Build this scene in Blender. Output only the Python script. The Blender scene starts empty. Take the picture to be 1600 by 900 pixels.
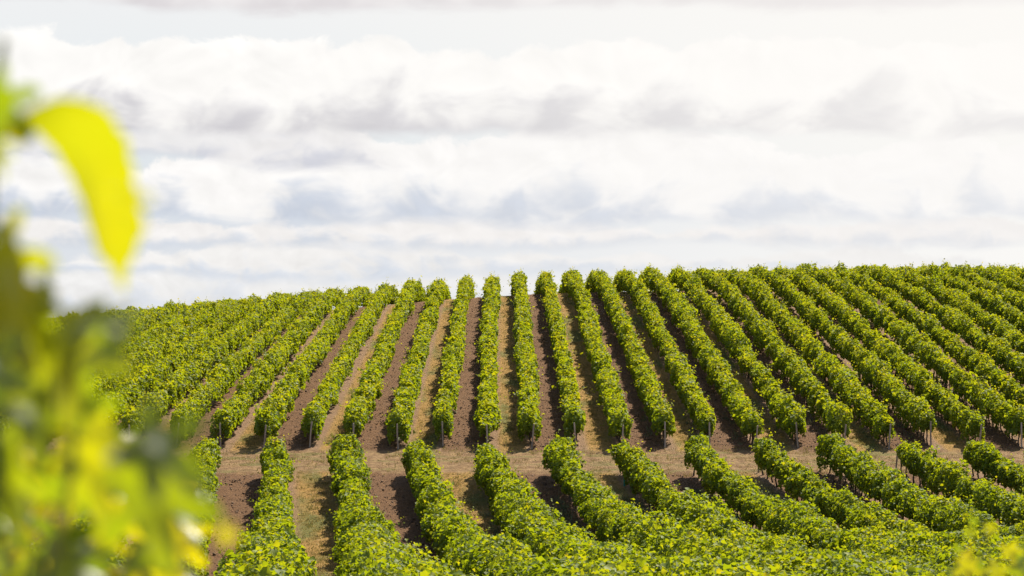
import bpy, math, random
import numpy as np
from mathutils import Vector, Matrix

# ------------------------------------------------------------------ camera, sky, sun, exposure
scene = bpy.context.scene
col = scene.collection
R = math.radians
EYE = 1.7                      # camera height above the ground at its feet
FPX = 1600 * 85 / 36.0         # focal length in photo pixels
HOR = 500.0                    # photo row of the eye level

cd = bpy.data.cameras.new("camera")
cam = bpy.data.objects.new("camera", cd)
col.objects.link(cam)
cd.sensor_width = 36.0
cd.lens = 85.0
cd.clip_start = 0.05
cd.clip_end = 20000
cam.location = (0, 0, EYE)
cam.rotation_euler = (R(90) + math.atan((HOR - 450) / FPX), 0, 0)
cd.dof.use_dof = True
cd.dof.focus_distance = 145
cd.dof.aperture_fstop = 5.0
scene.camera = cam

SUN_AZ, SUN_EL = 25.0, 46.0    # degrees right of the view axis, degrees above the horizon
EXPOSURE = 1.0
GAIN = 2 ** EXPOSURE
scene.view_settings.view_transform = 'Standard'
scene.view_settings.look = 'None'
scene.view_settings.gamma = 1
scene.view_settings.use_curve_mapping = False
scene.view_settings.exposure = EXPOSURE

scene.cycles.max_bounces = 8
scene.cycles.diffuse_bounces = 3
scene.cycles.glossy_bounces = 2
scene.cycles.transmission_bounces = 5
scene.cycles.use_denoising = True

sd = bpy.data.lights.new("sun", 'SUN')
sun = bpy.data.objects.new("sun", sd)
col.objects.link(sun)
sd.energy = 4.6
sd.angle = R(0.53)
sd.color = (1.0, 0.91, 0.75)
sdir = Vector((math.sin(R(SUN_AZ)) * math.cos(R(SUN_EL)), math.cos(R(SUN_AZ)) * math.cos(R(SUN_EL)), math.sin(R(SUN_EL))))
sun.rotation_euler = sdir.to_track_quat('Z', 'Y').to_euler()
sun.location = sdir * 50


class NT:
    """small node-tree writer"""
    def __init__(self, tree):
        self.t = tree
        self.n = tree.nodes
        self.l = tree.links

    def new(self, kind, **kw):
        nd = self.n.new(kind)
        for k, v in kw.items():
            setattr(nd, k, v)
        return nd

    def put(self, sock, v):
        if hasattr(v, 'is_output'):
            self.l.new(v, sock)
        elif v is not None:
            sock.default_value = v

    def m(self, op, a, b=None, c=None, clamp=False):
        nd = self.new('ShaderNodeMath', operation=op, use_clamp=clamp)
        for i, v in enumerate((a, b, c)):
            if v is not None:
                self.put(nd.inputs[i], v)
        return nd.outputs[0]

    def xyz(self, x, y, z):
        nd = self.new('ShaderNodeCombineXYZ')
        for i, v in enumerate((x, y, z)):
            self.put(nd.inputs[i], v)
        return nd.outputs[0]

    def sep(self, v):
        nd = self.new('ShaderNodeSeparateXYZ')
        self.put(nd.inputs[0], v)
        return nd.outputs

    def noise(self, vec, scale, detail=4, rough=0.5, dist=0.0, dims='3D'):
        nd = self.new('ShaderNodeTexNoise', noise_dimensions=dims)
        self.put(nd.inputs['Vector'], vec)
        self.put(nd.inputs['Scale'], scale)
        self.put(nd.inputs['Detail'], float(detail))
        self.put(nd.inputs['Roughness'], rough)
        self.put(nd.inputs['Distortion'], dist)
        return nd.outputs['Fac']

    def ramp(self, fac, stops, interp='LINEAR'):
        nd = self.new('ShaderNodeValToRGB')
        nd.color_ramp.interpolation = interp
        els = nd.color_ramp.elements
        while len(els) > 1:
            els.remove(els[-1])
        for i, (p, c) in enumerate(stops):
            e = els[0] if i == 0 else els.new(p)
            e.position = p
            if not isinstance(c, (tuple, list)):
                c = (c, c, c)
            e.color = (c[0], c[1], c[2], 1)
        self.put(nd.inputs[0], fac)
        return nd.outputs[0]

    def smooth(self, v, a, b, lo=0.0, hi=1.0):
        nd = self.new('ShaderNodeMapRange', interpolation_type='SMOOTHSTEP')
        self.put(nd.inputs[0], v)
        for i, q in enumerate((a, b, lo, hi)):
            self.put(nd.inputs[i + 1], q)
        return nd.outputs[0]

    def mix(self, f, a, b, blend='MIX'):
        nd = self.new('ShaderNodeMix', data_type='RGBA', blend_type=blend)
        self.put(nd.inputs['Factor'], f)
        for s, v in ((nd.inputs[6], a), (nd.inputs[7], b)):
            if isinstance(v, (tuple, list)):
                v = (v[0], v[1], v[2], 1)
            self.put(s, v)
        return nd.outputs[2]


def lin(r, g, b):
    """sRGB 0-255 to linear"""
    o = []
    for c in (r, g, b):
        c /= 255.0
        o.append(c / 12.92 if c <= 0.04045 else ((c + 0.055) / 1.055) ** 2.4)
    return tuple(o)


def build_world():
    w = bpy.data.worlds.new("World")
    scene.world = w
    w.use_nodes = True
    N = NT(w.node_tree)
    N.n.clear()
    out = N.new('ShaderNodeOutputWorld')
    sky = N.new('ShaderNodeTexSky', sky_type='NISHITA', sun_disc=False)
    sky.sun_elevation = R(SUN_EL)
    sky.sun_rotation = R(SUN_AZ)
    sky.air_density = 1.0
    sky.dust_density = 1.5
    bg = N.new('ShaderNodeBackground')
    N.l.new(sky.outputs[0], bg.inputs[0])
    bg.inputs[1].default_value = 0.08
    # cumulus banks stacked towards the horizon; u and h are sky angles measured in photo pixels (65.9 to a degree), h down from 7.6 degrees up
    tc = N.new('ShaderNodeTexCoord')
    x, y, z = N.sep(tc.outputs['Generated'])
    el = N.m('MULTIPLY', N.m('ARCSINE', z), 180 / math.pi)
    u = N.m('MULTIPLY', N.m('ARCTAN2', x, y), FPX)
    h = N.m('SUBTRACT', HOR, N.m('MULTIPLY', N.m('ARCSINE', z), FPX))
    glare = N.smooth(u, -700.0, 900.0)               # thinner, brighter cloud towards the sun
    c = N.ramp(N.m('DIVIDE', h, 500.0), [(0.0, lin(240, 241, 242)), (0.2, lin(236, 240, 242)), (0.45, lin(226, 232, 236)), (0.7, lin(218, 224, 232)), (1.0, lin(231, 232, 235))])
    c = N.mix(N.m('MULTIPLY', glare, 0.9), c, lin(253, 251, 247))

    def bank(c, i, base, top, sweep, billow, white, grey, wgt=1.0, size=1.0, u0=None, u1=None, soft=9.0):
        """one bank: a flat base at h = base, a heaped top that wanders by sweep and billows by billow pixels"""
        zz = 3.7 * i
        pu = N.m('MULTIPLY', u, 1 / (100.0 * size))
        ph = N.m('MULTIPLY', h, 1 / (78.0 * size))
        P = N.xyz(pu, ph, zz)
        n1 = N.m('SUBTRACT', N.noise(N.xyz(N.m('MULTIPLY', u, 1 / 330.0), N.m('MULTIPLY', h, 1 / 700.0), zz + 1.3), 1.0, 2, 0.5), 0.5)
        n2 = N.m('SUBTRACT', N.noise(P, 1.15, 5, 0.58, 0.3), 0.5)
        puff = N.noise(P, 1.0, 3, 0.52, 0.45)
        puff2 = N.noise(N.xyz(N.m('ADD', pu, 0.14), N.m('SUBTRACT', ph, 0.22), zz), 1.0, 3, 0.52, 0.45)
        relief = N.m('SUBTRACT', puff, puff2)
        tp = N.m('ADD', top, N.m('ADD', N.m('MULTIPLY', n1, 4.5 * sweep), N.m('MULTIPLY', n2, 3.6 * billow)))
        if u0 is not None:                            # the bank ends here and there
            lim = N.m('ADD', N.m('SUBTRACT', 1.0, N.smooth(u, u0 - 130, u0 + 60)), N.smooth(u, u1 - 60, u1 + 130))
            tp = N.m('ADD', tp, N.m('MULTIPLY', lim, base - top + 40.0))
        d = N.m('SUBTRACT', h, tp)
        a_top = N.smooth(d, -soft * 0.4, soft)
        wisp = N.m('SUBTRACT', N.noise(N.xyz(N.m('MULTIPLY', u, 1 / 120.0), N.m('MULTIPLY', h, 1 / 42.0), zz), 1.0, 4, 0.6, 0.5), 0.5)
        hb = N.m('ADD', h, N.m('ADD', N.m('MULTIPLY', wisp, 30.0), N.m('MULTIPLY', n1, 70.0)))
        a_bot = N.m('SUBTRACT', 1.0, N.smooth(hb, base - 12.0, base + 12.0))
        alpha = N.m('MULTIPLY', N.m('MULTIPLY', a_top, a_bot), wgt)
        s_ = N.m('DIVIDE', N.m('SUBTRACT', hb, tp), N.m('MAXIMUM', N.m('SUBTRACT', base, tp), 12.0))
        s_ = N.m('ADD', s_, N.m('ADD', N.m('MULTIPLY', N.m('SUBTRACT', puff, 0.5), 2.1), N.m('MULTIPLY', wisp, 0.25)))
        g = N.smooth(s_, 0.42, 1.15)
        g = N.m('MULTIPLY', g, N.m('SUBTRACT', 1.0, N.m('MULTIPLY', glare, 0.5)))
        cc = N.mix(g, lin(*white), lin(*grey))
        f = N.m('ADD', 1.0, N.m('MULTIPLY', relief, N.m('SUBTRACT', 0.32, N.m('MULTIPLY', glare, 0.2))))
        cc = N.mix(1.0, cc, N.xyz(f, f, f), 'MULTIPLY')
        return N.mix(alpha, c, cc)
    c = bank(c, 1, 470, 432, 14, 10, (240, 239, 238), (222, 226, 233), size=0.55)
    c = bank(c, 2, 428, 392, 22, 14, (243, 241, 239), (212, 219, 230), size=0.65)
    c = bank(c, 3, 384, 344, 22, 14, (245, 242, 240), (210, 216, 226), size=0.7)
    c = bank(c, 4, 340, 236, 48, 24, (252, 250, 248), (199, 207, 221), size=0.95)
    c = bank(c, 5, 252, 186, 22, 14, (240, 238, 238), (203, 205, 216), 0.92, 0.8, -760, -250, soft=16.0)
    c = bank(c, 6, 205, 72, 38, 26, (255, 253, 250), (205, 203, 208), size=1.15)
    c = bank(c, 7, 14, -70, 20, 14, (240, 236, 236), (216, 210, 213), 0.8, 1.0, soft=14.0)
    c = N.mix(N.m('MULTIPLY', N.m('MULTIPLY', glare, N.m('SUBTRACT', 1.0, N.smooth(h, 0.0, 480.0))), 0.4), c, lin(255, 251, 246))
    cb = N.new('ShaderNodeBackground')
    N.l.new(c, cb.inputs[0])
    cb.inputs[1].default_value = 1.0 / GAIN
    # the banks thin out well above the frame
    mask = N.m('SUBTRACT', 1.0, N.smooth(el, 9.0, 16.0))
    mx = N.new('ShaderNodeMixShader')
    N.l.new(mask, mx.inputs[0])
    N.l.new(bg.outputs[0], mx.inputs[1])
    N.l.new(cb.outputs[0], mx.inputs[2])
    N.l.new(mx.outputs[0], out.inputs[0])


build_world()

# ------------------------------------------------------------------ helpers
rng = np.random.default_rng(7)
random.seed(7)


def hermite(px, py):
    px = np.asarray(px, float)
    py = np.asarray(py, float)
    h = np.diff(px)
    s = np.diff(py) / h
    m = np.zeros_like(py)
    m[1:-1] = (s[:-1] * h[1:] + s[1:] * h[:-1]) / (h[1:] + h[:-1])
    m[0], m[-1] = s[0], s[-1]

    def f(x):
        x = np.clip(np.asarray(x, float), px[0], px[-1])
        i = np.clip(np.searchsorted(px, x, side='right') - 1, 0, len(px) - 2)
        t = (x - px[i]) / h[i]
        t2, t3 = t * t, t * t * t
        return (2 * t3 - 3 * t2 + 1) * py[i] + (t3 - 2 * t2 + t) * h[i] * m[i] + (-2 * t3 + 3 * t2) * py[i + 1] + (t3 - t2) * h[i] * m[i + 1]
    return f


def vnoise(x, y, seed=0):
    """2-D value noise, -1..1"""
    x = np.asarray(x, float)
    y = np.asarray(y, float)
    xi = np.floor(x).astype(np.int64)
    yi = np.floor(y).astype(np.int64)
    fx = x - xi
    fy = y - yi
    fx = fx * fx * (3 - 2 * fx)
    fy = fy * fy * (3 - 2 * fy)

    def h(a, b):
        n = (a * 374761393 + b * 668265263 + seed * 1442695041) & 0xffffffff
        n = ((n ^ (n >> 13)) * 1274126177) & 0xffffffff
        return ((n ^ (n >> 16)) & 0xffff) / 32767.5 - 1
    a = h(xi, yi) * (1 - fx) + h(xi + 1, yi) * fx
    b = h(xi, yi + 1) * (1 - fx) + h(xi + 1, yi + 1) * fx
    return a * (1 - fy) + b * fy


# ground heights: along the view (relative to the eye) and across the hill
PROFILE = hermite([-3000, -60, 0, 20, 40, 60, 79, 95, 108, 118, 128, 135, 165, 190, 205, 214, 222, 230, 238, 252, 280, 340, 500, 6000],
                  [-6, 1.5, -1.7, -4.2, -6.4, -8.1, -9.4, -9.97, -9.9, -9.15, -8.1, -7.3, -3.9, -1.05, 0.62, 1.5, 2.05, 2.28, 2.2, 1.3, -1.8, -8, -16, -26])
ACROSS = hermite([-6000, -150, -60, -33, -17, 0, 17, 29, 46, 80, 150, 6000],
                 [-14, -9, -5.7, -2.9, -1.35, 0, 0.5, 0.74, 0.82, 0.6, -1, -6])


def ground_z(X, Y):
    X = np.asarray(X, float)
    Y = np.asarray(Y, float)
    t = np.clip((Y - 130) / 85.0, 0, 1)
    w = t * t * (3 - 2 * t)
    near = np.clip((400 - Y) / 150.0, 0, 1)
    return EYE + PROFILE(Y) + ACROSS(X) * w * near + 0.05 * vnoise(X / 5.0, Y / 5.0, 3) * np.clip(Y / 10, 0, 1)


def at(px, py, D):
    """world point seen at a photo pixel, D metres away along the view"""
    return Vector(((px - 800) / FPX * D, D, EYE + (HOR - py) / FPX * D))


def new_mesh(name, verts, loops, starts, totals, mat, smooth=False, face_attr=None):
    me = bpy.data.meshes.new(name)
    me.vertices.add(len(verts))
    me.vertices.foreach_set('co', np.ascontiguousarray(verts, dtype=np.float32).ravel())
    me.loops.add(len(loops))
    me.loops.foreach_set('vertex_index', np.ascontiguousarray(loops, dtype=np.int32).ravel())
    me.polygons.add(len(starts))
    me.polygons.foreach_set('loop_start', np.ascontiguousarray(starts, dtype=np.int32))
    me.polygons.foreach_set('loop_total', np.ascontiguousarray(totals, dtype=np.int32))
    if smooth:
        me.polygons.foreach_set('use_smooth', np.ones(len(starts), dtype=bool))
    if face_attr is not None:
        for nm, arr in face_attr.items():
            a = me.attributes.new(nm, 'FLOAT', 'FACE')
            a.data.foreach_set('value', np.ascontiguousarray(arr, dtype=np.float32))
    me.materials.append(mat)
    me.update(calc_edges=True)
    return me


def tris_mesh(name, verts, tris, mat, smooth=False, face_attr=None):
    tris = np.asarray(tris)
    n, k = tris.shape
    return new_mesh(name, verts, tris.ravel(), np.arange(n) * k, np.full(n, k), mat, smooth, face_attr)


def obj(name, me, parent=None):
    o = bpy.data.objects.new(name, me)
    col.objects.link(o)
    if parent is not None:
        o.parent = parent
    return o


def tag(o, label=None, cat=None, group=None, kind=None):
    for k, v in (('label', label), ('category', cat), ('group', group), ('kind', kind)):
        if v:
            o[k] = v
    return o


def empty(name, loc):
    o = bpy.data.objects.new(name, None)
    o.empty_display_size = 0.2
    col.objects.link(o)
    o.location = loc
    return o


def tube(points, radii, seg=7, wob=0.0, cap=True):
    """verts, tris of a tapered tube along points"""
    pts = [Vector(p) for p in points]
    V, T = [], []
    for i, p in enumerate(pts):
        d = (pts[min(i + 1, len(pts) - 1)] - pts[max(i - 1, 0)]).normalized()
        ref = Vector((0, 0, 1)) if abs(d.z) < 0.9 else Vector((1, 0, 0))
        a = d.cross(ref).normalized()
        b = d.cross(a)
        for s in range(seg):
            an = 2 * math.pi * s / seg
            r = radii[i] * (1 + random.uniform(-wob, wob))
            V.append(p + a * math.cos(an) * r + b * math.sin(an) * r)
    for i in range(len(pts) - 1):
        for s in range(seg):
            a, b = i * seg + s, i * seg + (s + 1) % seg
            T += [(a, b, b + seg), (a, b + seg, a + seg)]
    if cap:
        for base, p, flip in ((0, pts[0], True), ((len(pts) - 1) * seg, pts[-1], False)):
            c = len(V)
            V.append(p)
            for s in range(seg):
                a, b = base + s, base + (s + 1) % seg
                T.append((b, a, c) if flip else (a, b, c))
    return np.array([tuple(v) for v in V]), np.array(T)


# ------------------------------------------------------------------ materials
def mat_base(name):
    m = bpy.data.materials.new(name)
    m.use_nodes = True
    N = NT(m.node_tree)
    N.n.clear()
    out = N.new('ShaderNodeOutputMaterial')
    return m, N, out


def leaf_material(name, refl, trans, t_amt, rough, gloss, cap, use_attr=True):
    """thin leaf: diffuse front, light let through, waxy sheen; refl/trans are ramps over the leaf's own tone"""
    m, N, out = mat_base(name)
    if use_attr:
        tone = N.new('ShaderNodeAttribute', attribute_name='tone').outputs['Fac']
    else:
        oi = N.new('ShaderNodeObjectInfo')
        tc = N.new('ShaderNodeTexCoord')
        tone = N.m('ADD', N.m('MULTIPLY', N.sep(oi.outputs['Color'])[0], 0.8), N.m('MULTIPLY', N.noise(tc.outputs['Object'], 2.5, 3), 0.3))
    c1 = N.ramp(tone, refl)
    c2 = N.ramp(tone, trans)
    df = N.new('ShaderNodeBsdfDiffuse')
    N.l.new(c1, df.inputs[0])
    tr = N.new('ShaderNodeBsdfTranslucent')
    N.l.new(c2, tr.inputs[0])
    mx = N.new('ShaderNodeMixShader')
    mx.inputs[0].default_value = t_amt
    N.l.new(df.outputs[0], mx.inputs[1])
    N.l.new(tr.outputs[0], mx.inputs[2])
    gl = N.new('ShaderNodeBsdfGlossy')
    gl.inputs['Color'].default_value = (0.95, 0.97, 1.0, 1)
    gl.inputs['Roughness'].default_value = rough
    fr = N.new('ShaderNodeFresnel')
    fr.inputs[0].default_value = 1.42
    m2 = N.new('ShaderNodeMixShader')
    N.l.new(N.m('MINIMUM', N.m('MULTIPLY', fr.outputs[0], gloss), cap), m2.inputs[0])
    N.l.new(mx.outputs[0], m2.inputs[1])
    N.l.new(gl.outputs[0], m2.inputs[2])
    N.l.new(m2.outputs[0], out.inputs[0])
    return m


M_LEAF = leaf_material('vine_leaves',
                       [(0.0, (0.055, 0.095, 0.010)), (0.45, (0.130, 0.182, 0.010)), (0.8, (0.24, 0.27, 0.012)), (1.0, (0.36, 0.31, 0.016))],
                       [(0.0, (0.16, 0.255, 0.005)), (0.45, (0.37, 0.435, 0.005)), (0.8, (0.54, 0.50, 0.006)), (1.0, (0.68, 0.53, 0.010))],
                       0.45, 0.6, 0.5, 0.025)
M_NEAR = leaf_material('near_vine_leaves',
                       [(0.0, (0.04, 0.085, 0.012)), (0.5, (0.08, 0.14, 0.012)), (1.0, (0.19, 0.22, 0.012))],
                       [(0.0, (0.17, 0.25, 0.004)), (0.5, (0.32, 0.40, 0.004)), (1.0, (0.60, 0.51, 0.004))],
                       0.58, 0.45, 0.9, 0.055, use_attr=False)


M_NEAR2 = leaf_material('inner_vine_leaves',
                        [(0.0, (0.04, 0.085, 0.012)), (0.5, (0.08, 0.14, 0.012)), (1.0, (0.19, 0.22, 0.012))],
                        [(0.0, (0.17, 0.25, 0.004)), (0.5, (0.32, 0.40, 0.004)), (1.0, (0.60, 0.51, 0.004))],
                        0.58, 0.45, 0.9, 0.055, use_attr=False)


def plain_material(name, c1, c2, scale, rough=0.85, bump=0.0, stretch=(1, 1, 1)):
    m, N, out = mat_base(name)
    tc = N.new('ShaderNodeTexCoord')
    mp = N.new('ShaderNodeMapping')
    mp.inputs['Scale'].default_value = stretch
    N.l.new(tc.outputs['Object'], mp.inputs[0])
    nz = N.noise(mp.outputs[0], scale, 6, 0.65)
    oi = N.new('ShaderNodeObjectInfo')
    f = N.m('ADD', N.smooth(nz, 0.3, 0.7), N.m('MULTIPLY', N.m('SUBTRACT', oi.outputs['Random'], 0.5), 0.5), clamp=True)
    c = N.mix(f, c1, c2)
    b = N.new('ShaderNodeBsdfPrincipled')
    N.l.new(c, b.inputs['Base Color'])
    b.inputs['Roughness'].default_value = rough
    if bump:
        bp = N.new('ShaderNodeBump')
        bp.inputs['Strength'].default_value = bump
        bp.inputs['Distance'].default_value = 0.01
        N.l.new(nz, bp.inputs['Height'])
        N.l.new(bp.outputs[0], b.inputs['Normal'])
    N.l.new(b.outputs[0], out.inputs[0])
    return m


M_TRUNK = plain_material('vine_bark', (0.035, 0.026, 0.020), (0.09, 0.068, 0.05), 14.0, 0.9, 0.8, (1, 1, 0.25))
M_POST = plain_material('weathered_wood', (0.22, 0.17, 0.13), (0.42, 0.34, 0.26), 18.0, 0.85, 0.6, (1, 1, 0.12))
M_SHOOT = plain_material('green_shoot', (0.15, 0.22, 0.03), (0.24, 0.24, 0.05), 20.0, 0.6)
M_GUARD = plain_material('teal_plastic', (0.02, 0.22, 0.16), (0.03, 0.30, 0.22), 10.0, 0.45)

# rows of both blocks: X of row k at distance Y
U_X0, U_S, U_SL, U_Y0, U_Y1 = 1.07, 2.5, -0.0045, 136.0, 246.0
L_X0, L_S, L_SL, L_Y0, L_Y1 = 2.2, 3.66, -0.0926, 128.0, 46.0


def ux(k, Y):
    return U_X0 + U_S * k + U_SL * (np.asarray(Y) - 135)


def lx(m, Y):
    return L_X0 + L_S * m + L_SL * (np.asarray(Y) - 128)


def ground_material():
    m, N, out = mat_base('vineyard_soil_and_grass')
    tc = N.new('ShaderNodeTexCoord')
    P = tc.outputs['Object']
    X, Y, Z = N.sep(P)
    flat = N.xyz(X, Y, 0.0)
    n_big = N.noise(flat, 0.35, 3)
    n_mid = N.noise(flat, 1.7, 5, 0.6)
    n_fin = N.noise(flat, 7.0, 6, 0.7)
    n_clod = N.noise(flat, 9.0, 6, 0.78)
    wob = N.m('ADD', N.m('MULTIPLY', N.m('SUBTRACT', n_mid, 0.5), 0.9), N.m('MULTIPLY', N.m('SUBTRACT', n_fin, 0.5), 0.5))   # metres
    # alley coordinates
    uu = N.m('DIVIDE', N.m('SUBTRACT', N.m('SUBTRACT', X, U_X0), N.m('MULTIPLY', N.m('SUBTRACT', Y, 135.0), U_SL)), U_S)
    ul = N.m('DIVIDE', N.m('SUBTRACT', N.m('SUBTRACT', X, L_X0), N.m('MULTIPLY', N.m('SUBTRACT', Y, 128.0), L_SL)), L_S)
    upper = N.m('GREATER_THAN', Y, 131.5)

    def block(u, s, soil_even):
        w = N.m('ADD', u, N.m('MULTIPLY', wob, 0.22 / s))
        fl = N.m('FLOOR', w)
        fr = N.m('SUBTRACT', w, fl)
        odd = N.m('ABSOLUTE', N.m('SUBTRACT', fl, N.m('MULTIPLY', N.m('FLOOR', N.m('DIVIDE', fl, 2.0)), 2.0)))
        soil = N.m('SUBTRACT', 1.0, odd) if soil_even else odd
        return fr, soil
    fU, sU = block(uu, U_S, True)
    fL, sL = block(ul, L_S, False)
    fr = N.m('ADD', N.m('MULTIPLY', fU, upper), N.m('MULTIPLY', fL, N.m('SUBTRACT', 1.0, upper)))
    soil = N.m('ADD', N.m('MULTIPLY', sU, upper), N.m('MULTIPLY', sL, N.m('SUBTRACT', 1.0, upper)))
    # colours
    c_soil = N.mix(N.smooth(n_clod, 0.32, 0.68), (0.074, 0.036, 0.016), (0.235, 0.124, 0.056))
    c_soil = N.mix(N.m('MULTIPLY', N.smooth(n_mid, 0.5, 0.75), 0.35), c_soil, (0.27, 0.158, 0.082))
    c_bare = N.mix(N.smooth(n_fin, 0.3, 0.7), (0.18, 0.104, 0.058), (0.33, 0.212, 0.120))
    g_dry = N.mix(N.smooth(n_fin, 0.3, 0.7), (0.24, 0.130, 0.034), (0.43, 0.26, 0.075))
    g_green = N.mix(N.smooth(n_clod, 0.3, 0.7), (0.085, 0.095, 0.020), (0.22, 0.20, 0.055))
    big2 = N.noise(N.xyz(N.m('MULTIPLY', X, 0.55), N.m('MULTIPLY', Y, 0.12), 4.0), 1.0, 3)
    g_mix = N.m('ADD', N.smooth(big2, 0.46, 0.66), N.m('MULTIPLY', N.m('SUBTRACT', n_mid, 0.5), 1.1), clamp=True)
    c_grass = N.mix(g_mix, g_dry, g_green)
    # in a grass alley the sward keeps off the rows
    sward = N.m('MULTIPLY', N.smooth(fr, 0.20, 0.36), N.m('SUBTRACT', 1.0, N.smooth(fr, 0.80, 0.95)))
    c_alley = N.mix(sward, c_bare, c_grass)
    c_rows = N.mix(soil, c_alley, c_soil)
    # headland track between the blocks, another beyond the last posts on the crest
    tr_n = N.m('ADD', Y, N.m('MULTIPLY', wob, 1.6))
    track = N.m('MULTIPLY', N.smooth(tr_n, 127.4, 128.8), N.m('SUBTRACT', 1.0, N.smooth(tr_n, 134.2, 135.6)))
    c_tr = N.mix(N.smooth(n_mid, 0.35, 0.65), (0.18, 0.102, 0.045), (0.32, 0.205, 0.095))
    c_tr = N.mix(N.m('MULTIPLY', N.smooth(N.noise(N.xyz(N.m('MULTIPLY', X, 0.35), Y, 2.0), 0.9, 4), 0.5, 0.68), 0.7), c_tr, g_green)
    c = N.mix(track, c_rows, c_tr)
    c = N.mix(N.m('MULTIPLY', N.smooth(n_clod, 0.66, 0.74), 0.45), c, (0.33, 0.24, 0.16))    # pale clods, stones and straw
    # meadow outside the vineyard
    out_n = N.m('ADD', N.m('GREATER_THAN', Y, 256.0), N.m('LESS_THAN', Y, 10.0), clamp=True)
    c = N.mix(out_n, c, c_grass)
    b = N.new('ShaderNodeBsdfPrincipled')
    N.l.new(c, b.inputs['Base Color'])
    b.inputs['Roughness'].default_value = 0.95
    b.inputs['Specular IOR Level'].default_value = 0.15
    bp = N.new('ShaderNodeBump')
    bp.inputs['Strength'].default_value = 1.0
    bp.inputs['Distance'].default_value = 0.16
    N.l.new(N.m('ADD', N.m('MULTIPLY', n_clod, 0.7), n_fin), bp.inputs['Height'])
    N.l.new(bp.outputs[0], b.inputs['Normal'])
    N.l.new(b.outputs[0], out.inputs[0])
    return m


# ------------------------------------------------------------------ ground
def build_ground():
    xs = np.concatenate([[-6000, -3000, -1500, -800, -400, -200, -120], np.arange(-80, -50, 2.0), np.arange(-50, 52, 0.4), np.arange(52, 82, 2.0), [120, 200, 400, 800, 1500, 3000, 6000]])
    ys = np.concatenate([[-3000, -1000, -300, -100, -50, -20], np.arange(-10, 44, 1.0), np.arange(44, 250, 0.4), np.arange(250, 340, 3.0), [360, 400, 450, 500, 700, 1000, 2000, 4000, 6000]])
    Xg, Yg = np.meshgrid(xs, ys)
    Zg = ground_z(Xg, Yg)
    # clods and sward relief
    Zg = Zg + np.where((Yg > 44) & (Yg < 250) & (np.abs(Xg) < 52), 0.035 * rng.standard_normal(Xg.shape), 0)
    V = np.stack([Xg.ravel(), Yg.ravel(), Zg.ravel()], 1)
    nx, ny = len(xs), len(ys)
    i = (np.arange(ny - 1)[:, None] * nx + np.arange(nx - 1)[None, :]).ravel()
    Q = np.stack([i, i + 1, i + 1 + nx, i + nx], 1)
    o = obj('ground', tris_mesh('ground', V, Q, ground_material(), smooth=True))
    tag(o, kind='structure')


build_ground()


# ------------------------------------------------------------------ vine rows
def unit(a):
    return a / np.maximum(np.linalg.norm(a, axis=1, keepdims=True), 1e-9)


LOBED = np.array([(0, -0.46), (0.30, -0.40), (0.50, -0.02), (0.27, 0.20), (0.0, 0.56), (-0.27, 0.20), (-0.50, -0.02), (-0.30, -0.40)])


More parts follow.
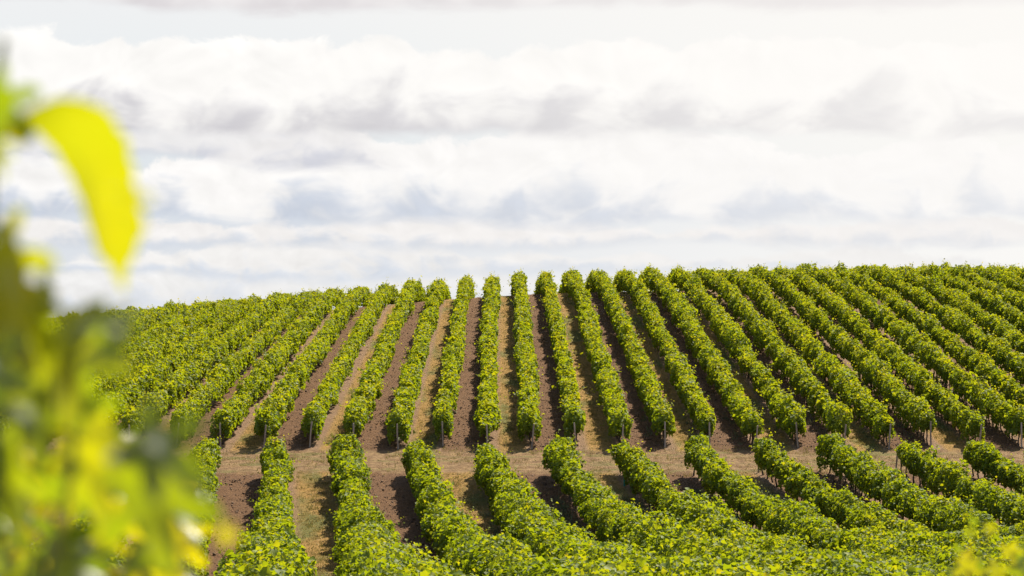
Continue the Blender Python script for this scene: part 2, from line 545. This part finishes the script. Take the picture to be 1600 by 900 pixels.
def foliage_mesh(xf, ya, yb, width, h0, h1, dens, seed, origin, size=0.16, lobed=False, shag=1.0):
    g = np.random.default_rng(seed)
    L = abs(yb - ya)
    lo, hi = min(ya, yb), max(ya, yb)
    # leaves round the hedge's skin
    n = int(dens * L)
    t = g.uniform(0, L, n)
    a = g.uniform(-R(140), R(140), n)          # from straight up, + = right
    inner = np.minimum(g.exponential(0.13, n), 0.75)
    # inner leaves, bigger, that close the hedge
    ni = int(dens * 0.2 * L)
    t = np.concatenate([t, g.uniform(0, L, ni)])
    a = np.concatenate([a, g.uniform(-math.pi, math.pi, ni)])
    inner = np.concatenate([inner, g.uniform(0.25, 0.9, ni)])
    big = np.concatenate([np.ones(n), np.full(ni, 1.35)])
    out_add = np.zeros(n + ni)
    # shoots that stick out of the hedge
    ns = int(2.6 * L)
    st = g.uniform(0, L, ns)
    sa = g.normal(0, R(48), ns)
    sl = 0.12 + 0.55 * g.random(ns) ** 1.6
    per = 7
    q = np.tile(np.linspace(0.1, 1.0, per), ns)
    t = np.concatenate([t, np.repeat(st, per) + g.normal(0, 0.06, ns * per)])
    a = np.concatenate([a, np.repeat(sa, per) + g.normal(0, 0.07, ns * per)])
    inner = np.concatenate([inner, np.zeros(ns * per)])
    big = np.concatenate([big, 1.0 - 0.45 * q])
    out_add = np.concatenate([out_add, np.repeat(sl, per) * q])
    t = np.clip(t, 0, L)
    N = len(t)
    # the end of a row is rounded
    endd = np.minimum(t, L - t)
    endk = np.sqrt(np.clip(1 - (1 - np.clip(endd / 0.7, 0, 1)) ** 2, 0.05, 1))
    sgn = seed * 13.7
    bump = shag * 0.27 * vnoise(t / 0.95 + sgn, a * 1.2, seed) + 0.20 * vnoise(t / 0.42 + sgn, a * 2.6, seed + 1)
    vig = shag * 0.15 * vnoise(t / 2.6 + sgn, 0 * t, seed + 2) + shag * 0.17 * vnoise(t / 0.95 + sgn, 0 * t + 9, seed + 5)    # vine to vine
    r = (1 + bump) * (1 - inner) * endk
    hc = h0 + (h1 - h0) * 0.5
    ca, sa_ = np.cos(a), np.sin(a)
    e = 2.7
    rad = 1.0 / (np.abs(ca) ** e + np.abs(sa_) ** e) ** (1 / e)
    top = np.where(ca > 0, 1 + vig * 1.2, 1 + 0.5 * vnoise(t / 0.8 + sgn, 0 * t + 4, seed + 3))
    width = np.interp(lo + t, width[0], width[1])
    weak = 1 - 0.30 * np.clip((vnoise(t / 1.2 + sgn, 0 * t + 21, seed + 8) - 0.55) / 0.25, 0, 1)     # here and there a weak vine
    ox = weak * sa_ * rad * (width / 2) * r * (1 + vig) + sa_ * out_add
    oz = hc - 0.15 * (1 - weak) + weak * ca * rad * (h1 - h0) / 2 * r * top + ca * out_add * 0.9
    side = 0.10 * vnoise(t / 3.1 + sgn, 0 * t + 7, seed + 4)
    Y = lo + t
    X = xf(Y) + ox + side
    Z = ground_z(xf(Y), Y) + np.maximum(oz, 0.12)
    P = np.stack([X, Y, Z], 1)
    # leaf frames
    outw = np.stack([sa_, np.zeros(N), ca], 1)
    near_end = np.where(t < 0.5, -1.0, np.where(L - t < 0.5, 1.0, 0.0))
    outw[:, 1] += near_end * 0.8
    nrm = unit(outw * 0.55 + np.array([0, 0, 0.45]) + g.normal(0, 0.55, (N, 3)))
    tip = g.normal(0, 1, (N, 3)) + outw * 0.5 + np.array([0, 0, -0.7])
    tip = unit(tip - nrm * np.sum(tip * nrm, 1, keepdims=True))
    sid = np.cross(tip, nrm)
    s = (size * np.exp(g.normal(0, 0.25, N)) * big)[:, None]
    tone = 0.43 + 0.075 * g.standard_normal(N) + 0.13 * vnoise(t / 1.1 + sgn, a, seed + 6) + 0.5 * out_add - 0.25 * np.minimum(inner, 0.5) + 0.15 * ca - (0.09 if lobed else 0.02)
    rare = g.random(N)
    tone = np.where(rare > 0.9975, 0.85, tone)
    tone = np.clip(tone, 0, 1)
    P = P - np.array(origin)
    fold = (0.10 + 0.14 * g.random(N))[:, None] * s
    if lobed:
        k = len(LOBED)
        V = np.empty((N, k + 1, 3))
        for j, (bx, by) in enumerate(LOBED):
            V[:, j] = P + sid * bx * s + tip * by * s + nrm * fold * (abs(bx) * 2) - nrm * s * 0.25 * max(by, 0)
        V[:, k] = P + tip * (-0.12) * s
        base = (np.arange(N) * (k + 1))[:, None]
        T = np.concatenate([base + np.array([[k, j, (j + 1) % k]]) for j in range(k)], 1).reshape(-1, 3)
        return V.reshape(-1, 3), T, np.repeat(tone, k)
    V = np.empty((N, 4, 3))
    V[:, 0] = P - tip * 0.46 * s
    V[:, 1] = P + sid * 0.52 * s + nrm * fold
    V[:, 2] = P + tip * 0.58 * s - nrm * fold * 0.6
    V[:, 3] = P - sid * 0.52 * s + nrm * fold
    base = (np.arange(N) * 4)[:, None]
    T = np.concatenate([base + np.array([[0, 1, 2]]), base + np.array([[0, 2, 3]])], 1).reshape(-1, 3)
    return V.reshape(-1, 3), T, np.repeat(tone, 2)


def trunk_mesh(i):
    random.seed(100 + i)
    pts = [Vector((0, 0, -0.05))]
    p = Vector((0, 0, 0))
    for k in range(6):
        pts.append(p.copy())
        p = p + Vector((random.uniform(-0.045, 0.045), random.uniform(-0.06, 0.06), 0.16))
    v1, t1 = tube(pts, [0.06, 0.05, 0.042, 0.040, 0.042, 0.046, 0.055], 6, 0.18)
    v2, t2 = tube([pts[-1], pts[-1] + Vector((0.02, 0.18, 0.12)), pts[-1] + Vector((0.0, 0.42, 0.15))], [0.035, 0.026, 0.018], 5, 0.15)
    v3, t3 = tube([pts[-1], pts[-1] + Vector((-0.02, -0.17, 0.11)), pts[-1] + Vector((0.0, -0.40, 0.13))], [0.035, 0.026, 0.018], 5, 0.15)
    V = np.concatenate([v1, v2, v3])
    T = np.concatenate([t1, t2 + len(v1), t3 + len(v1) + len(v2)])
    return tris_mesh('trunk', V, T, M_TRUNK, smooth=True)


TRUNKS = [trunk_mesh(i) for i in range(5)]
ORD = ['', 'first', 'second', 'third', 'fourth', 'fifth', 'sixth', 'seventh', 'eighth', 'ninth', 'tenth', 'eleventh', 'twelfth', 'thirteenth',
       'fourteenth', 'fifteenth', 'sixteenth', 'seventeenth', 'eighteenth', 'nineteenth', 'twentieth', 'twenty-first', 'twenty-second']


def vine_row(xf, ya, yb, width, h0, h1, dens, seed, label, group, trunk_to, size, lobed, shag):
    y0 = ya
    x0 = float(xf(y0))
    org = (x0, y0, float(ground_z(x0, y0)))
    t = empty('vine_row', org)
    tag(t, label, 'vine row', group)
    V, T, tone = foliage_mesh(xf, ya, yb, width, h0, h1, dens, seed, org, size, lobed, shag)
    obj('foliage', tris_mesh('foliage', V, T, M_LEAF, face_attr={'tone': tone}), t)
    sg = 1 if yb > ya else -1
    y = ya + sg * 0.45
    i = 0
    while (trunk_to - y) * sg > 0 and i < 98:
        x = float(xf(y)) + random.uniform(-0.05, 0.05)
        c = obj('trunk', TRUNKS[random.randrange(5)], t)
        c.location = (x - org[0], y - org[1], float(ground_z(x, y)) - org[2])
        c.rotation_euler = (0, 0, random.choice((0, math.pi)) + random.uniform(-0.25, 0.25))
        y += sg * random.uniform(1.0, 1.3)
        i += 1
    return t


def upper_label(k):
    j = k + 1
    if j == 0:
        return 'upper vine row running straight up the middle of the hillside'
    sd_ = 'right' if j > 0 else 'left'
    return '%s upper vine row to the %s of the one running straight up the hill' % (ORD[abs(j)], sd_)


def lower_label(m):
    j = m + 1
    if j == 0:
        return 'lower bushy vine row starting below the straight middle row of the upper block'
    sd_ = 'right' if j > 0 else 'left'
    return '%s lower bushy vine row to the %s of the one below the straight middle row' % (ORD[abs(j)], sd_)


UP_K = range(-18, 20)
for k in UP_K:
    e = 0.6 * math.sin(k * 2.3)
    wk, hk = 1 + 0.10 * math.sin(k * 4.1), 0.08 * math.sin(k * 2.9 + 1)
    vine_row(lambda Y, k=k: ux(k, Y), U_Y0 + e, U_Y1 + 10, ([136, 256], [0.92 * wk, 0.92 * wk]), 0.42, 1.80 + hk, 300, 1000 + k * 17, upper_label(k),
             'vine rows climbing the upper hillside', U_Y0 + (28 if k > 3 else 10), 0.17, False, 1.15 if k < 5 else 1.45)

LO_M = range(-6, 8)
for m in LO_M:
    e = 0.5 * math.sin(m * 1.9)
    wk, hk = 1 + 0.10 * math.sin(m * 3.7), 0.08 * math.sin(m * 2.7 + 2)
    vine_row(lambda Y, m=m: lx(m, Y), L_Y0 + e, L_Y1, ([46, 82, 100, 113, 128], [1.8 * wk, 1.8 * wk, 1.45 * wk, 1.2 * wk, 1.0 * wk]), 0.45, 1.85 + hk, 520, 3000 + m * 17, lower_label(m),
             'bushy vine rows in the valley below the track', 84 if m > -3 else 116, 0.145, True, 1.4)


# ------------------------------------------------------------------ grass tufts and weeds
def blades(name, P, h, spread, mat, seed, per=5):
    g = np.random.default_rng(seed)
    P = np.repeat(P, per, 0)
    n = len(P)
    h = h * np.exp(g.normal(0, 0.35, n))
    b = P + np.stack([g.normal(0, spread, n), g.normal(0, spread, n), np.zeros(n)], 1)
    an = g.uniform(0, math.pi, n)
    w = np.stack([np.cos(an), np.sin(an), np.zeros(n)], 1) * (0.010 + 0.012 * g.random(n))[:, None]
    tip = b + np.stack([g.normal(0, 0.5, n) * h, g.normal(0, 0.5, n) * h, h], 1)
    V = np.stack([b - w, b + w, tip], 1).reshape(-1, 3)
    tone = np.clip(0.45 + 0.2 * g.standard_normal(n) + 0.25 * vnoise(b[:, 0] / 1.3, b[:, 1] / 2.0, seed), 0, 1)
    o = obj(name, tris_mesh(name, V, np.arange(3 * n).reshape(-1, 3), mat, face_attr={'tone': tone}))
    return tag(o, kind='stuff')


M_GRASS = leaf_material('dry_grass_blades', [(0.0, (0.09, 0.10, 0.025)), (0.5, (0.26, 0.20, 0.07)), (1.0, (0.42, 0.31, 0.16))],
                        [(0.0, (0.10, 0.12, 0.02)), (0.5, (0.26, 0.20, 0.05)), (1.0, (0.40, 0.30, 0.14))], 0.35, 0.6, 0.3, 0.03)
M_WEED = leaf_material('weed_leaves', [(0.0, (0.08, 0.10, 0.05)), (0.5, (0.16, 0.18, 0.10)), (1.0, (0.27, 0.28, 0.17))],
                       [(0.0, (0.08, 0.10, 0.04)), (0.5, (0.15, 0.18, 0.07)), (1.0, (0.22, 0.25, 0.12))], 0.35, 0.6, 0.3, 0.03)


def scatter_grass():
    g = np.random.default_rng(21)
    pts = []
    x = g.uniform(-34, 34, 9000)                       # the track
    y = g.uniform(127.0, 136.5, 9000)
    pts.append(np.stack([x, y], 1)[vnoise(x / 1.5, y / 0.9, 8) + 0.3 * g.standard_normal(9000) > 0.0])
    for k in range(-12, 12):                           # sward of the upper grass alleys
        if k % 2:
            n = 1300
            y = 137 + 88 * g.random(n) ** 1.4
            pts.append(np.stack([ux(k, y) + U_S * np.clip(g.normal(0.55, 0.13, n), 0.2, 0.9), y], 1))
    for m in range(-5, 5):
        if m % 2 == 0:
            n = 1500
            y = g.uniform(80, 128, n)
            pts.append(np.stack([lx(m, y) + L_S * np.clip(g.normal(0.55, 0.14, n), 0.2, 0.9), y], 1))
    q = np.concatenate(pts)
    blades('dry_grass', np.stack([q[:, 0], q[:, 1], ground_z(q[:, 0], q[:, 1]) - 0.01], 1), 0.085, 0.07, M_GRASS, 22)
    pts = []
    for m, ya, yb, n in ((-1, 101, 116, 60), (0, 100, 121, 90), (1, 100, 121, 110), (2, 104, 123, 90), (3, 112, 125, 50)):
        y = g.uniform(ya, yb, n)
        pts.append(np.stack([lx(m, y) - 0.75 + g.normal(0, 0.22, n), y], 1))
    for k in range(3, 11):
        y = g.uniform(137, 150, 10)
        pts.append(np.stack([ux(k, y) - 0.55 + g.normal(0, 0.15, 10), y], 1))
    q = np.concatenate(pts)
    blades('weeds', np.stack([q[:, 0], q[:, 1], ground_z(q[:, 0], q[:, 1]) - 0.01], 1), 0.24, 0.09, M_WEED, 23, 14)


scatter_grass()


def clods():
    """lumps of turned earth in the tilled alleys"""
    g = np.random.default_rng(31)
    pts = []
    for k in range(-13, 13):
        if k % 2 == 0:
            n = 1500
            y = 136.5 + 85 * g.random(n) ** 1.5
            pts.append(np.stack([ux(k, y) + U_S * g.uniform(0.1, 0.92, n), y], 1))
    for m in range(-5, 7):
        if m % 2:
            n = 1800
            y = g.uniform(78, 127.5, n)
            pts.append(np.stack([lx(m, y) + L_S * g.uniform(0.1, 0.92, n), y], 1))
    q = np.concatenate(pts)
    n = len(q)
    r = 0.024 * np.exp(g.normal(0, 0.5, n))
    c = np.stack([q[:, 0], q[:, 1], ground_z(q[:, 0], q[:, 1]) + 0.02], 1)
    octa = np.array([(1, 0, 0), (0, 1, 0), (-1, 0, 0), (0, -1, 0), (0, 0, 1), (0, 0, -1)], float)
    V = c[:, None, :] + octa[None] * r[:, None, None] * g.uniform(0.6, 1.5, (n, 6, 1)) + g.normal(0, 0.25, (n, 6, 3)) * r[:, None, None]
    F = np.array([(0, 1, 4), (1, 2, 4), (2, 3, 4), (3, 0, 4), (1, 0, 5), (2, 1, 5), (3, 2, 5), (0, 3, 5)])
    T = (np.arange(n)[:, None, None] * 6 + F[None]).reshape(-1, 3)
    o = obj('soil_clods', tris_mesh('soil_clods', V.reshape(-1, 3), T, M_CLOD))
    tag(o, kind='stuff')


M_CLOD = plain_material('dry_earth', (0.09, 0.048, 0.027), (0.27, 0.17, 0.105), 2.5, 0.95)
clods()

# ------------------------------------------------------------------ posts
def post_mesh(i, h):
    random.seed(300 + i)
    pts = [(0, 0, -0.2), (0, 0, 0), (random.uniform(-.01, .01), 0, h * 0.5), (random.uniform(-.015, .015), random.uniform(-.01, .01), h - 0.03), (random.uniform(-.015, .015), 0, h)]
    v, t = tube(pts, [0.05, 0.048, 0.046, 0.044, 0.034], 9, 0.04)
    return tris_mesh('wooden_post', v, t, M_POST, smooth=False)


POSTS = [post_mesh(i, 1.42) for i in range(4)]
TALL = [post_mesh(i + 10, 1.98) for i in range(3)]


def post(x, y, meshes, label, group, i):
    o = obj('wooden_post', meshes[i % len(meshes)])
    o.location = (x, y, float(ground_z(x, y)))
    o.rotation_euler = (R(random.uniform(-2, 7)), R(random.uniform(-5, 5)), random.uniform(0, 6))
    tag(o, label, 'post', group)


random.seed(11)
for k in range(-11, 12):
    j = k + 1
    e = 0.6 * math.sin(k * 2.3)
    lb = 'grey wooden end post at the foot of the upper row running straight up' if j == 0 else \
        'grey wooden end post of the %s upper row %s of the straight middle one' % (ORD[abs(j)], 'right' if j > 0 else 'left')
    y = U_Y0 + e - 0.22
    post(float(ux(k, y)) + 0.05, y, POSTS, lb, 'end posts of the upper vine rows', k + 20)
for m in (3, 4, 5, 6):
    y = L_Y0 + 0.5 * math.sin(m * 1.9) + 0.45
    post(float(lx(m, y)) - 0.1, y, POSTS, 'wooden end post of the %s lower row right of the central lower one' % ORD[m + 1],
         'end posts of the lower vine rows', m)
for k, y in ((13, 222), (14, 219), (15, 222), (16, 226), (17, 220), (9, 224), (8, 221), (5, 222), (-7, 214), (-9, 216), (-10, 214), (-12, 212)):
    j = k + 1
    post(float(ux(k, y)), y, TALL, 'post top above the %s upper row %s of the middle one, near the skyline' % (ORD[abs(j)], 'right' if j > 0 else 'left'),
         'line posts showing near the crest', k + 20)

# ------------------------------------------------------------------ teal vine guards
gv, gt = tube([(0, 0, 0), (0.004, 0, 0.2), (0, 0, 0.42)], [0.05, 0.052, 0.05], 8, 0.02, cap=False)
GUARD = tris_mesh('vine_guard', gv, gt, M_GUARD, smooth=True)
for m, y, lb in ((1, 124.4, 'teal plastic guard round a young vine near the track, leftmost of the guards'), (2, 117.5, 'teal plastic guard low under a lower row, upper of a close pair'),
                 (2, 113.0, 'teal plastic guard low under a lower row, lower of a close pair'), (5, 124.6, 'teal plastic guard by bare trunks at the top of a right-hand lower row')):
    x = float(lx(m, y)) - 0.42
    o = obj('vine_guard', GUARD)
    o.location = (x, y, float(ground_z(x, y)) - 0.02)
    tag(o, lb, 'vine guard', 'teal vine guards')


# ------------------------------------------------------------------ foreground vines, out of focus
def grape_leaf(i, L, fold, droop, wave, side=1.0, early=0.0, blade=0.0):
    """lobed toothed leaf, stalk end at the origin, tip along +Y, upper face +Z"""
    random.seed(500 + i)
    nth = 60
    rings = 7
    ph = random.uniform(0, 6)

    def outline(th):                     # th measured from the tip
        if blade:                        # a folded, narrow leaf
            return (1 + 0.03 * math.sin(th * 17 + ph)) * (1.1 - 0.25 * math.cos(th)) / 1.1 / math.sqrt(math.cos(th) ** 2 + (math.sin(th) / blade) ** 2) * (1.25 if abs(th) < 0.05 else 1)
        lob = [(0, 1.0, 0.42), (R(58), 0.86, 0.36), (-R(58), 0.86, 0.36), (R(118), 0.66, 0.40), (-R(118), 0.66, 0.40)]
        r = 0.40
        for c, a, wd in lob:
            dd = (th - c + math.pi) % (2 * math.pi) - math.pi
            r = max(r, a * math.exp(-(dd / wd) ** 2 * 0.9) + 0.05)
        sinus = (abs(abs(th) - math.pi) < 0.33)
        r *= 1 + 0.05 * math.sin(th * 23 + ph)
        return r * (0.35 if sinus else 1.0)
    V = [(0, 0, 0)]
    for k in range(1, rings + 1):
        for s in range(nth):
            th = -math.pi + 2 * math.pi * s / nth
            r = outline(th) * k / rings
            V.append((math.sin(th) * r, math.cos(th) * r, 0))
    V = np.array(V) * (L / 1.5)
    V[:, 0] *= side
    V[:, 1] += 0.33 * L
    V[0] = (0, 0.33 * L, 0)
    x, y = V[:, 0].copy(), V[:, 1].copy()
    z = fold * np.abs(x) + wave * L * 0.05 * np.sin(x / L * 9 + ph) * np.cos(y / L * 8)
    if early:                            # bends over close to the stalk, then hangs
        s_ = np.linspace(-0.4 * L, 1.2 * L, 400)
        an_ = droop * np.clip(s_ / early, 0, 1) ** 0.8 + 0.25 * s_
        ds = s_[1] - s_[0]
        cy, cz = np.cumsum(np.cos(an_)) * ds, -np.cumsum(np.sin(an_)) * ds
        k0 = np.argmin(np.abs(s_))
        cy, cz = cy - cy[k0], cz - cz[k0]
        an = np.interp(y, s_, an_)
        V = np.stack([x, np.interp(y, s_, cy) + np.sin(an) * z, np.interp(y, s_, cz) + np.cos(an) * z], 1)
    elif abs(droop) > 1e-3:              # bend down along the length
        rad = L / droop
        an = y / rad
        y2 = np.sin(an) * rad + np.sin(an) * z
        z2 = (np.cos(an) - 1) * rad + np.cos(an) * z
        V = np.stack([x, y2, z2], 1)
    else:
        V[:, 2] = z
    T = [(0, 1 + s, 1 + (s + 1) % nth) for s in range(nth)]
    for k in range(rings - 1):
        a = 1 + k * nth
        for s in range(nth):
            p, q = a + s, a + (s + 1) % nth
            T += [(p, p + nth, q + nth), (p, q + nth, q)]
    return tris_mesh('leaf', V, np.array(T), M_NEAR, smooth=True)


LEAVES = [grape_leaf(i, 1.0, f, d, w) for i, (f, d, w) in enumerate(((0.25, 0.5, 1), (0.12, 0.9, 1), (0.45, 0.4, 0.7), (0.05, 0.25, 1.4), (0.3, 1.2, 0.8), (-0.1, 0.5, 1.2)))]
HANG = grape_leaf(20, 1.0, 0.30, 1.42, 0.6, 1.0, 0.40, 0.46)


LAST = [None]


def put_leaf(parent, mesh, p, tip, nrm, size, label=None, tone=0.5):
    tip = Vector(tip).normalized()
    nrm = Vector(nrm)
    nrm = (nrm - tip * nrm.dot(tip)).normalized()
    sid = tip.cross(nrm)
    o = LAST[0] = obj('leaf', mesh, parent)
    M = Matrix((sid, tip, nrm)).transposed().to_4x4() @ Matrix.Scale(size, 4)
    M.translation = Vector(p) - parent.location
    o.matrix_basis = M
    o.color = (tone, tone, tone, 1)
    if label:
        o['label'] = label
    return o


def shoot(parent, pts, r0, r1):
    P = [Vector(p) - parent.location for p in pts]
    # smooth the line
    Q = []
    for i in range(len(P) - 1):
        a, b = P[max(i - 1, 0)], P[min(i + 2, len(P) - 1)]
        for k in range(5):
            t = k / 5
            Q.append(0.5 * ((2 * P[i]) + (P[i + 1] - a) * t + (2 * a - 5 * P[i] + 4 * P[i + 1] - b) * t * t + (-a + 3 * P[i] - 3 * P[i + 1] + b) * t ** 3))
    Q.append(P[-1])
    n = len(Q)
    v, t = tube(Q, [r0 + (r1 - r0) * i / (n - 1) for i in range(n)], 7, 0.03)
    return obj('shoot', tris_mesh('shoot', v, t, M_SHOOT, smooth=True), parent)


def near_trunk(parent, h):
    random.seed(int(h * 100))
    pts = [Vector((0, 0, -0.1))] + [Vector((random.uniform(-.03, .03), random.uniform(-.03, .03), h * k / 5)) for k in range(6)]
    v, t = tube(pts, [0.05, 0.045, 0.036, 0.032, 0.03, 0.028, 0.024], 8, 0.12)
    return obj('trunk', tris_mesh('trunk', v, t, M_TRUNK, smooth=True), parent)


def base_at(x, y):
    return (x, y, float(ground_z(x, y)))


# the vine at arm's length, its tall shoots at the left edge
vA = empty('grapevine', base_at(-0.52, 1.85))
tag(vA, 'tall out-of-focus vine at the left edge with a long hanging yellow leaf', 'grapevine', 'out-of-focus vines in the foreground')
near_trunk(vA, 0.9)
D = 1.8
top = vA.location + Vector((0, 0, 0.9))
shoot(vA, [top, at(-140, 1300, D), at(-60, 900, D), at(-30, 620, D), at(-20, 380, D), at(-15, 190, D), at(5, 60, D)], 0.009, 0.003)
shoot(vA, [top, at(-60, 1250, D), at(60, 980, D), at(110, 740, D), at(120, 560, D), at(150, 500, D)], 0.004, 0.002)
# (leaf mesh, pixel, distance, tip direction, upper-face direction, size)
LA = [
    (HANG, (28, 205), 1.80, (0.72, 0.66, 0.40), (-0.30, -0.26, 1.0), 0.175, 'long yellow leaf hanging down, lit through', 0.70),
    (LEAVES[3], (172, 285), 1.45, (0.55, 0.25, -0.75), (0.35, 0.9, 0.5), 0.034, None, 0.75),
    (LEAVES[0], (-38, 130), 1.75, (0.55, 0.1, -0.45), (0.2, 0.8, 0.4), 0.058, None, 0.15),
    (LEAVES[3], (-30, 190), 1.85, (0.5, 0.2, -0.2), (0.1, 0.7, 0.5), 0.036, None, 0.8),
    (LEAVES[1], (-28, 225), 1.7, (0.5, 0.2, -0.5), (0.1, 0.7, 0.5), 0.030, None, 0.6),
    (LEAVES[0], (-35, 345), 1.7, (0.50, 0.1, -0.80), (0.3, 0.7, 0.5), 0.080, None, 0.7),
    (LEAVES[4], (52, 395), 1.75, (0.45, 0.1, -0.85), (0.75, 0.2, 0.4), 0.055, None, 0.5),
    (LEAVES[3], (-10, 410), 1.8, (0.35, 0.3, -0.8), (0.0, 0.9, 0.3), 0.065, None, 0.9),
    (LEAVES[3], (212, 498), 1.60, (-0.9, 0.1, -0.10), (0.49, -0.38, 0.79), 0.055, None, 0.3),
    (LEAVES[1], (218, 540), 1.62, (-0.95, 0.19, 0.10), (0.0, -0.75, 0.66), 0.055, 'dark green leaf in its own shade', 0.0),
    (LEAVES[0], (75, 470), 1.8, (0.25, 0.0, -0.9), (0.1, 0.8, 0.3), 0.095, None, 0.6),
    (LEAVES[5], (130, 600), 1.9, (-0.15, 0.1, -0.95), (-0.1, 0.9, 0.2), 0.075, None, 0.35),
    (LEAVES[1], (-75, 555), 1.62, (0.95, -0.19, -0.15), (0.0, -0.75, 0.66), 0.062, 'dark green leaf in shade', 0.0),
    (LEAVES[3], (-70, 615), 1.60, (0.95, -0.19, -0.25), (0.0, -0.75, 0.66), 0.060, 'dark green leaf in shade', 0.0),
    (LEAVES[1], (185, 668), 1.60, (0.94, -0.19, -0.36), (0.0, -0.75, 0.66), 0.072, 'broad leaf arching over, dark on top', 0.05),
    (LEAVES[0], (222, 705), 1.8, (0.22, 0.1, -0.95), (-0.1, 0.85, 0.35), 0.092, None, 0.45),
    (LEAVES[3], (120, 645), 1.85, (0.3, 0.2, -0.9), (0.0, 0.85, 0.4), 0.062, None, 0.75),
    (LEAVES[5], (335, 832), 1.75, (0.9, 0.2, -0.1), (0.0, 0.9, 0.4), 0.020, None, 0.9),
    (LEAVES[1], (-30, 700), 1.7, (0.6, 0.1, -0.6), (0.1, 0.5, 0.8), 0.09, None, 0.5),
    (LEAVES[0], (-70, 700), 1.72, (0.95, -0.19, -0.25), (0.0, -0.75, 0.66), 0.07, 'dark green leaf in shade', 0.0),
    (LEAVES[0], (-45, 440), 1.78, (0.6, 0.1, -0.75), (0.1, 0.85, 0.4), 0.085, None, 0.7),
    (LEAVES[5], (20, 500), 1.9, (0.4, 0.1, -0.85), (0.0, 0.85, 0.4), 0.08, None, 0.5),
    (LEAVES[3], (110, 510), 1.9, (0.2, 0.1, -0.95), (0.1, 0.85, 0.4), 0.07, None, 0.4),
    (LEAVES[1], (60, 590), 1.95, (0.1, 0.1, -0.95), (0.0, 0.85, 0.4), 0.08, None, 0.45),
    (LEAVES[2], (110, 690), 1.95, (0.4, 0.1, -0.85), (0.0, 0.85, 0.4), 0.08, None, 0.6),
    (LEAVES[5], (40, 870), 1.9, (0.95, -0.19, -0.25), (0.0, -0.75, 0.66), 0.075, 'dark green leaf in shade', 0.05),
]
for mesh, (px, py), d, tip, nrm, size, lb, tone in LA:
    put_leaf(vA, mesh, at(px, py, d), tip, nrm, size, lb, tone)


def bush(name, label, base, h, leaves, seed, size, region, n_shoots, fill=0):
    """a vine whose upper shoots carry many leaves; region(g) gives a leaf's point"""
    g = random.Random(seed)
    v = empty(name, base)
    tag(v, label, 'grapevine', 'out-of-focus vines in the foreground')
    near_trunk(v, h)
    tp = v.location + Vector((0, 0, h))
    for i in range(n_shoots):
        q = region(g)
        shoot(v, [tp, tp.lerp(q, 0.5) + Vector((g.uniform(-.05, .05), g.uniform(-.05, .05), 0.06)), q], 0.007, 0.002)
    extra = []
    for i in range(leaves + fill):
        tip = (g.uniform(-1, 1), g.uniform(-0.6, 0.6), g.uniform(-1.0, 0.15))
        nrm = (g.uniform(-0.7, 0.7), g.uniform(-0.4, 0.9), g.uniform(0.1, 1.0))
        if g.random() < 0.35:            # edge-on to the sun
            sg = g.choice((-1, 1))
            tip = (0.95 * sg, -0.19 * sg, -0.2 + g.uniform(-.25, .15))
            nrm = (g.uniform(-.15, .15), -0.75, 0.66)
        if g.random() < 0.06:            # turned so that the sun glints off it
            nrm = (0.45 + g.uniform(-.12, .12), -0.38 + g.uniform(-.12, .12), 0.79)
        put_leaf(v, LEAVES[g.randrange(6)], region(g), tip, nrm, size * g.uniform(0.5, 1.3), None, g.random() ** 2.0)
        if i >= leaves:
            extra.append(LAST[0])
    if extra:                            # the leaves past the hundredth: one mass
        bpy.context.view_layer.update()
        VV, TT, n = [], [], 0
        for o in extra:
            me = o.data
            c = np.empty(len(me.vertices) * 3)
            me.vertices.foreach_get('co', c)
            M = np.array(o.matrix_basis)
            c = c.reshape(-1, 3) @ M[:3, :3].T + M[:3, 3]
            f = np.empty(len(me.polygons) * 3, dtype=np.int32)
            me.loops.foreach_get('vertex_index', f)
            VV.append(c)
            TT.append(f.reshape(-1, 3) + n)
            n += len(c)
        for o in extra:
            bpy.data.objects.remove(o)
        tag(obj('foliage', tris_mesh('foliage', np.concatenate(VV), np.concatenate(TT), M_NEAR2, smooth=True), v), kind='stuff')
    return v


def reg_left(g):
    while True:
        px, py = g.uniform(-60, 285), g.uniform(655, 1020)
        lim = 690 + max(0, (px - 120)) * 0.25 + 30 * math.sin(px / 37.0)
        if py > lim:
            return at(px, py, g.uniform(2.5, 3.6))


def reg_right(g):
    while True:
        px, py = g.uniform(1465, 1680), g.uniform(800, 1000)
        lim = 915 - (px - 1465) * 0.35 + 32 * math.sin(px / 19.0)
        if py > lim:
            return at(px, py, g.uniform(4.6, 5.6))


bush('grapevine', 'leafy out-of-focus vine filling the lower left corner', base_at(-0.72, 2.8), 1.0, 96, 5, 0.07, reg_left, 9, 110)
vR = bush('grapevine', 'small out-of-focus vine tips in the lower right corner', base_at(1.05, 5.1), 1.0, 30, 9, 0.06, reg_right, 5)
for i, (px, py, d, size, tone, glint) in enumerate(((1512, 868, 4.8, 0.085, 1.0, 0), (1572, 845, 5.0, 0.075, 1.0, 0), (1566, 876, 4.8, 0.08, 0.9, 0), (1528, 872, 5.2, 0.06, 0.2, 1),
                                                    (1592, 880, 4.9, 0.09, 0.6, 0), (1524, 806, 5.0, 0.035, 0.3, 1), (1547, 815, 5.1, 0.045, 0.9, 0), (1512, 822, 5.0, 0.045, 0.7, 0),
                                                    (1500, 850, 5.2, 0.035, 0.3, 1), (1590, 850, 5.3, 0.06, 0.5, 0))):
    put_leaf(vR, LEAVES[i % 6], at(px, py, d), (0.5 * math.sin(i * 2.1), 0.1, -0.9), (0.25, -0.42, 0.85) if glint else (0.3 * math.sin(i * 1.3), 0.85, 0.4), size * 0.7, None, tone * 0.8)
shoot(vR, [vR.location + Vector((0, 0, 1.0)), at(1540, 960, 5.0), at(1545, 880, 5.0), at(1530, 805, 5.0)], 0.006, 0.0015)
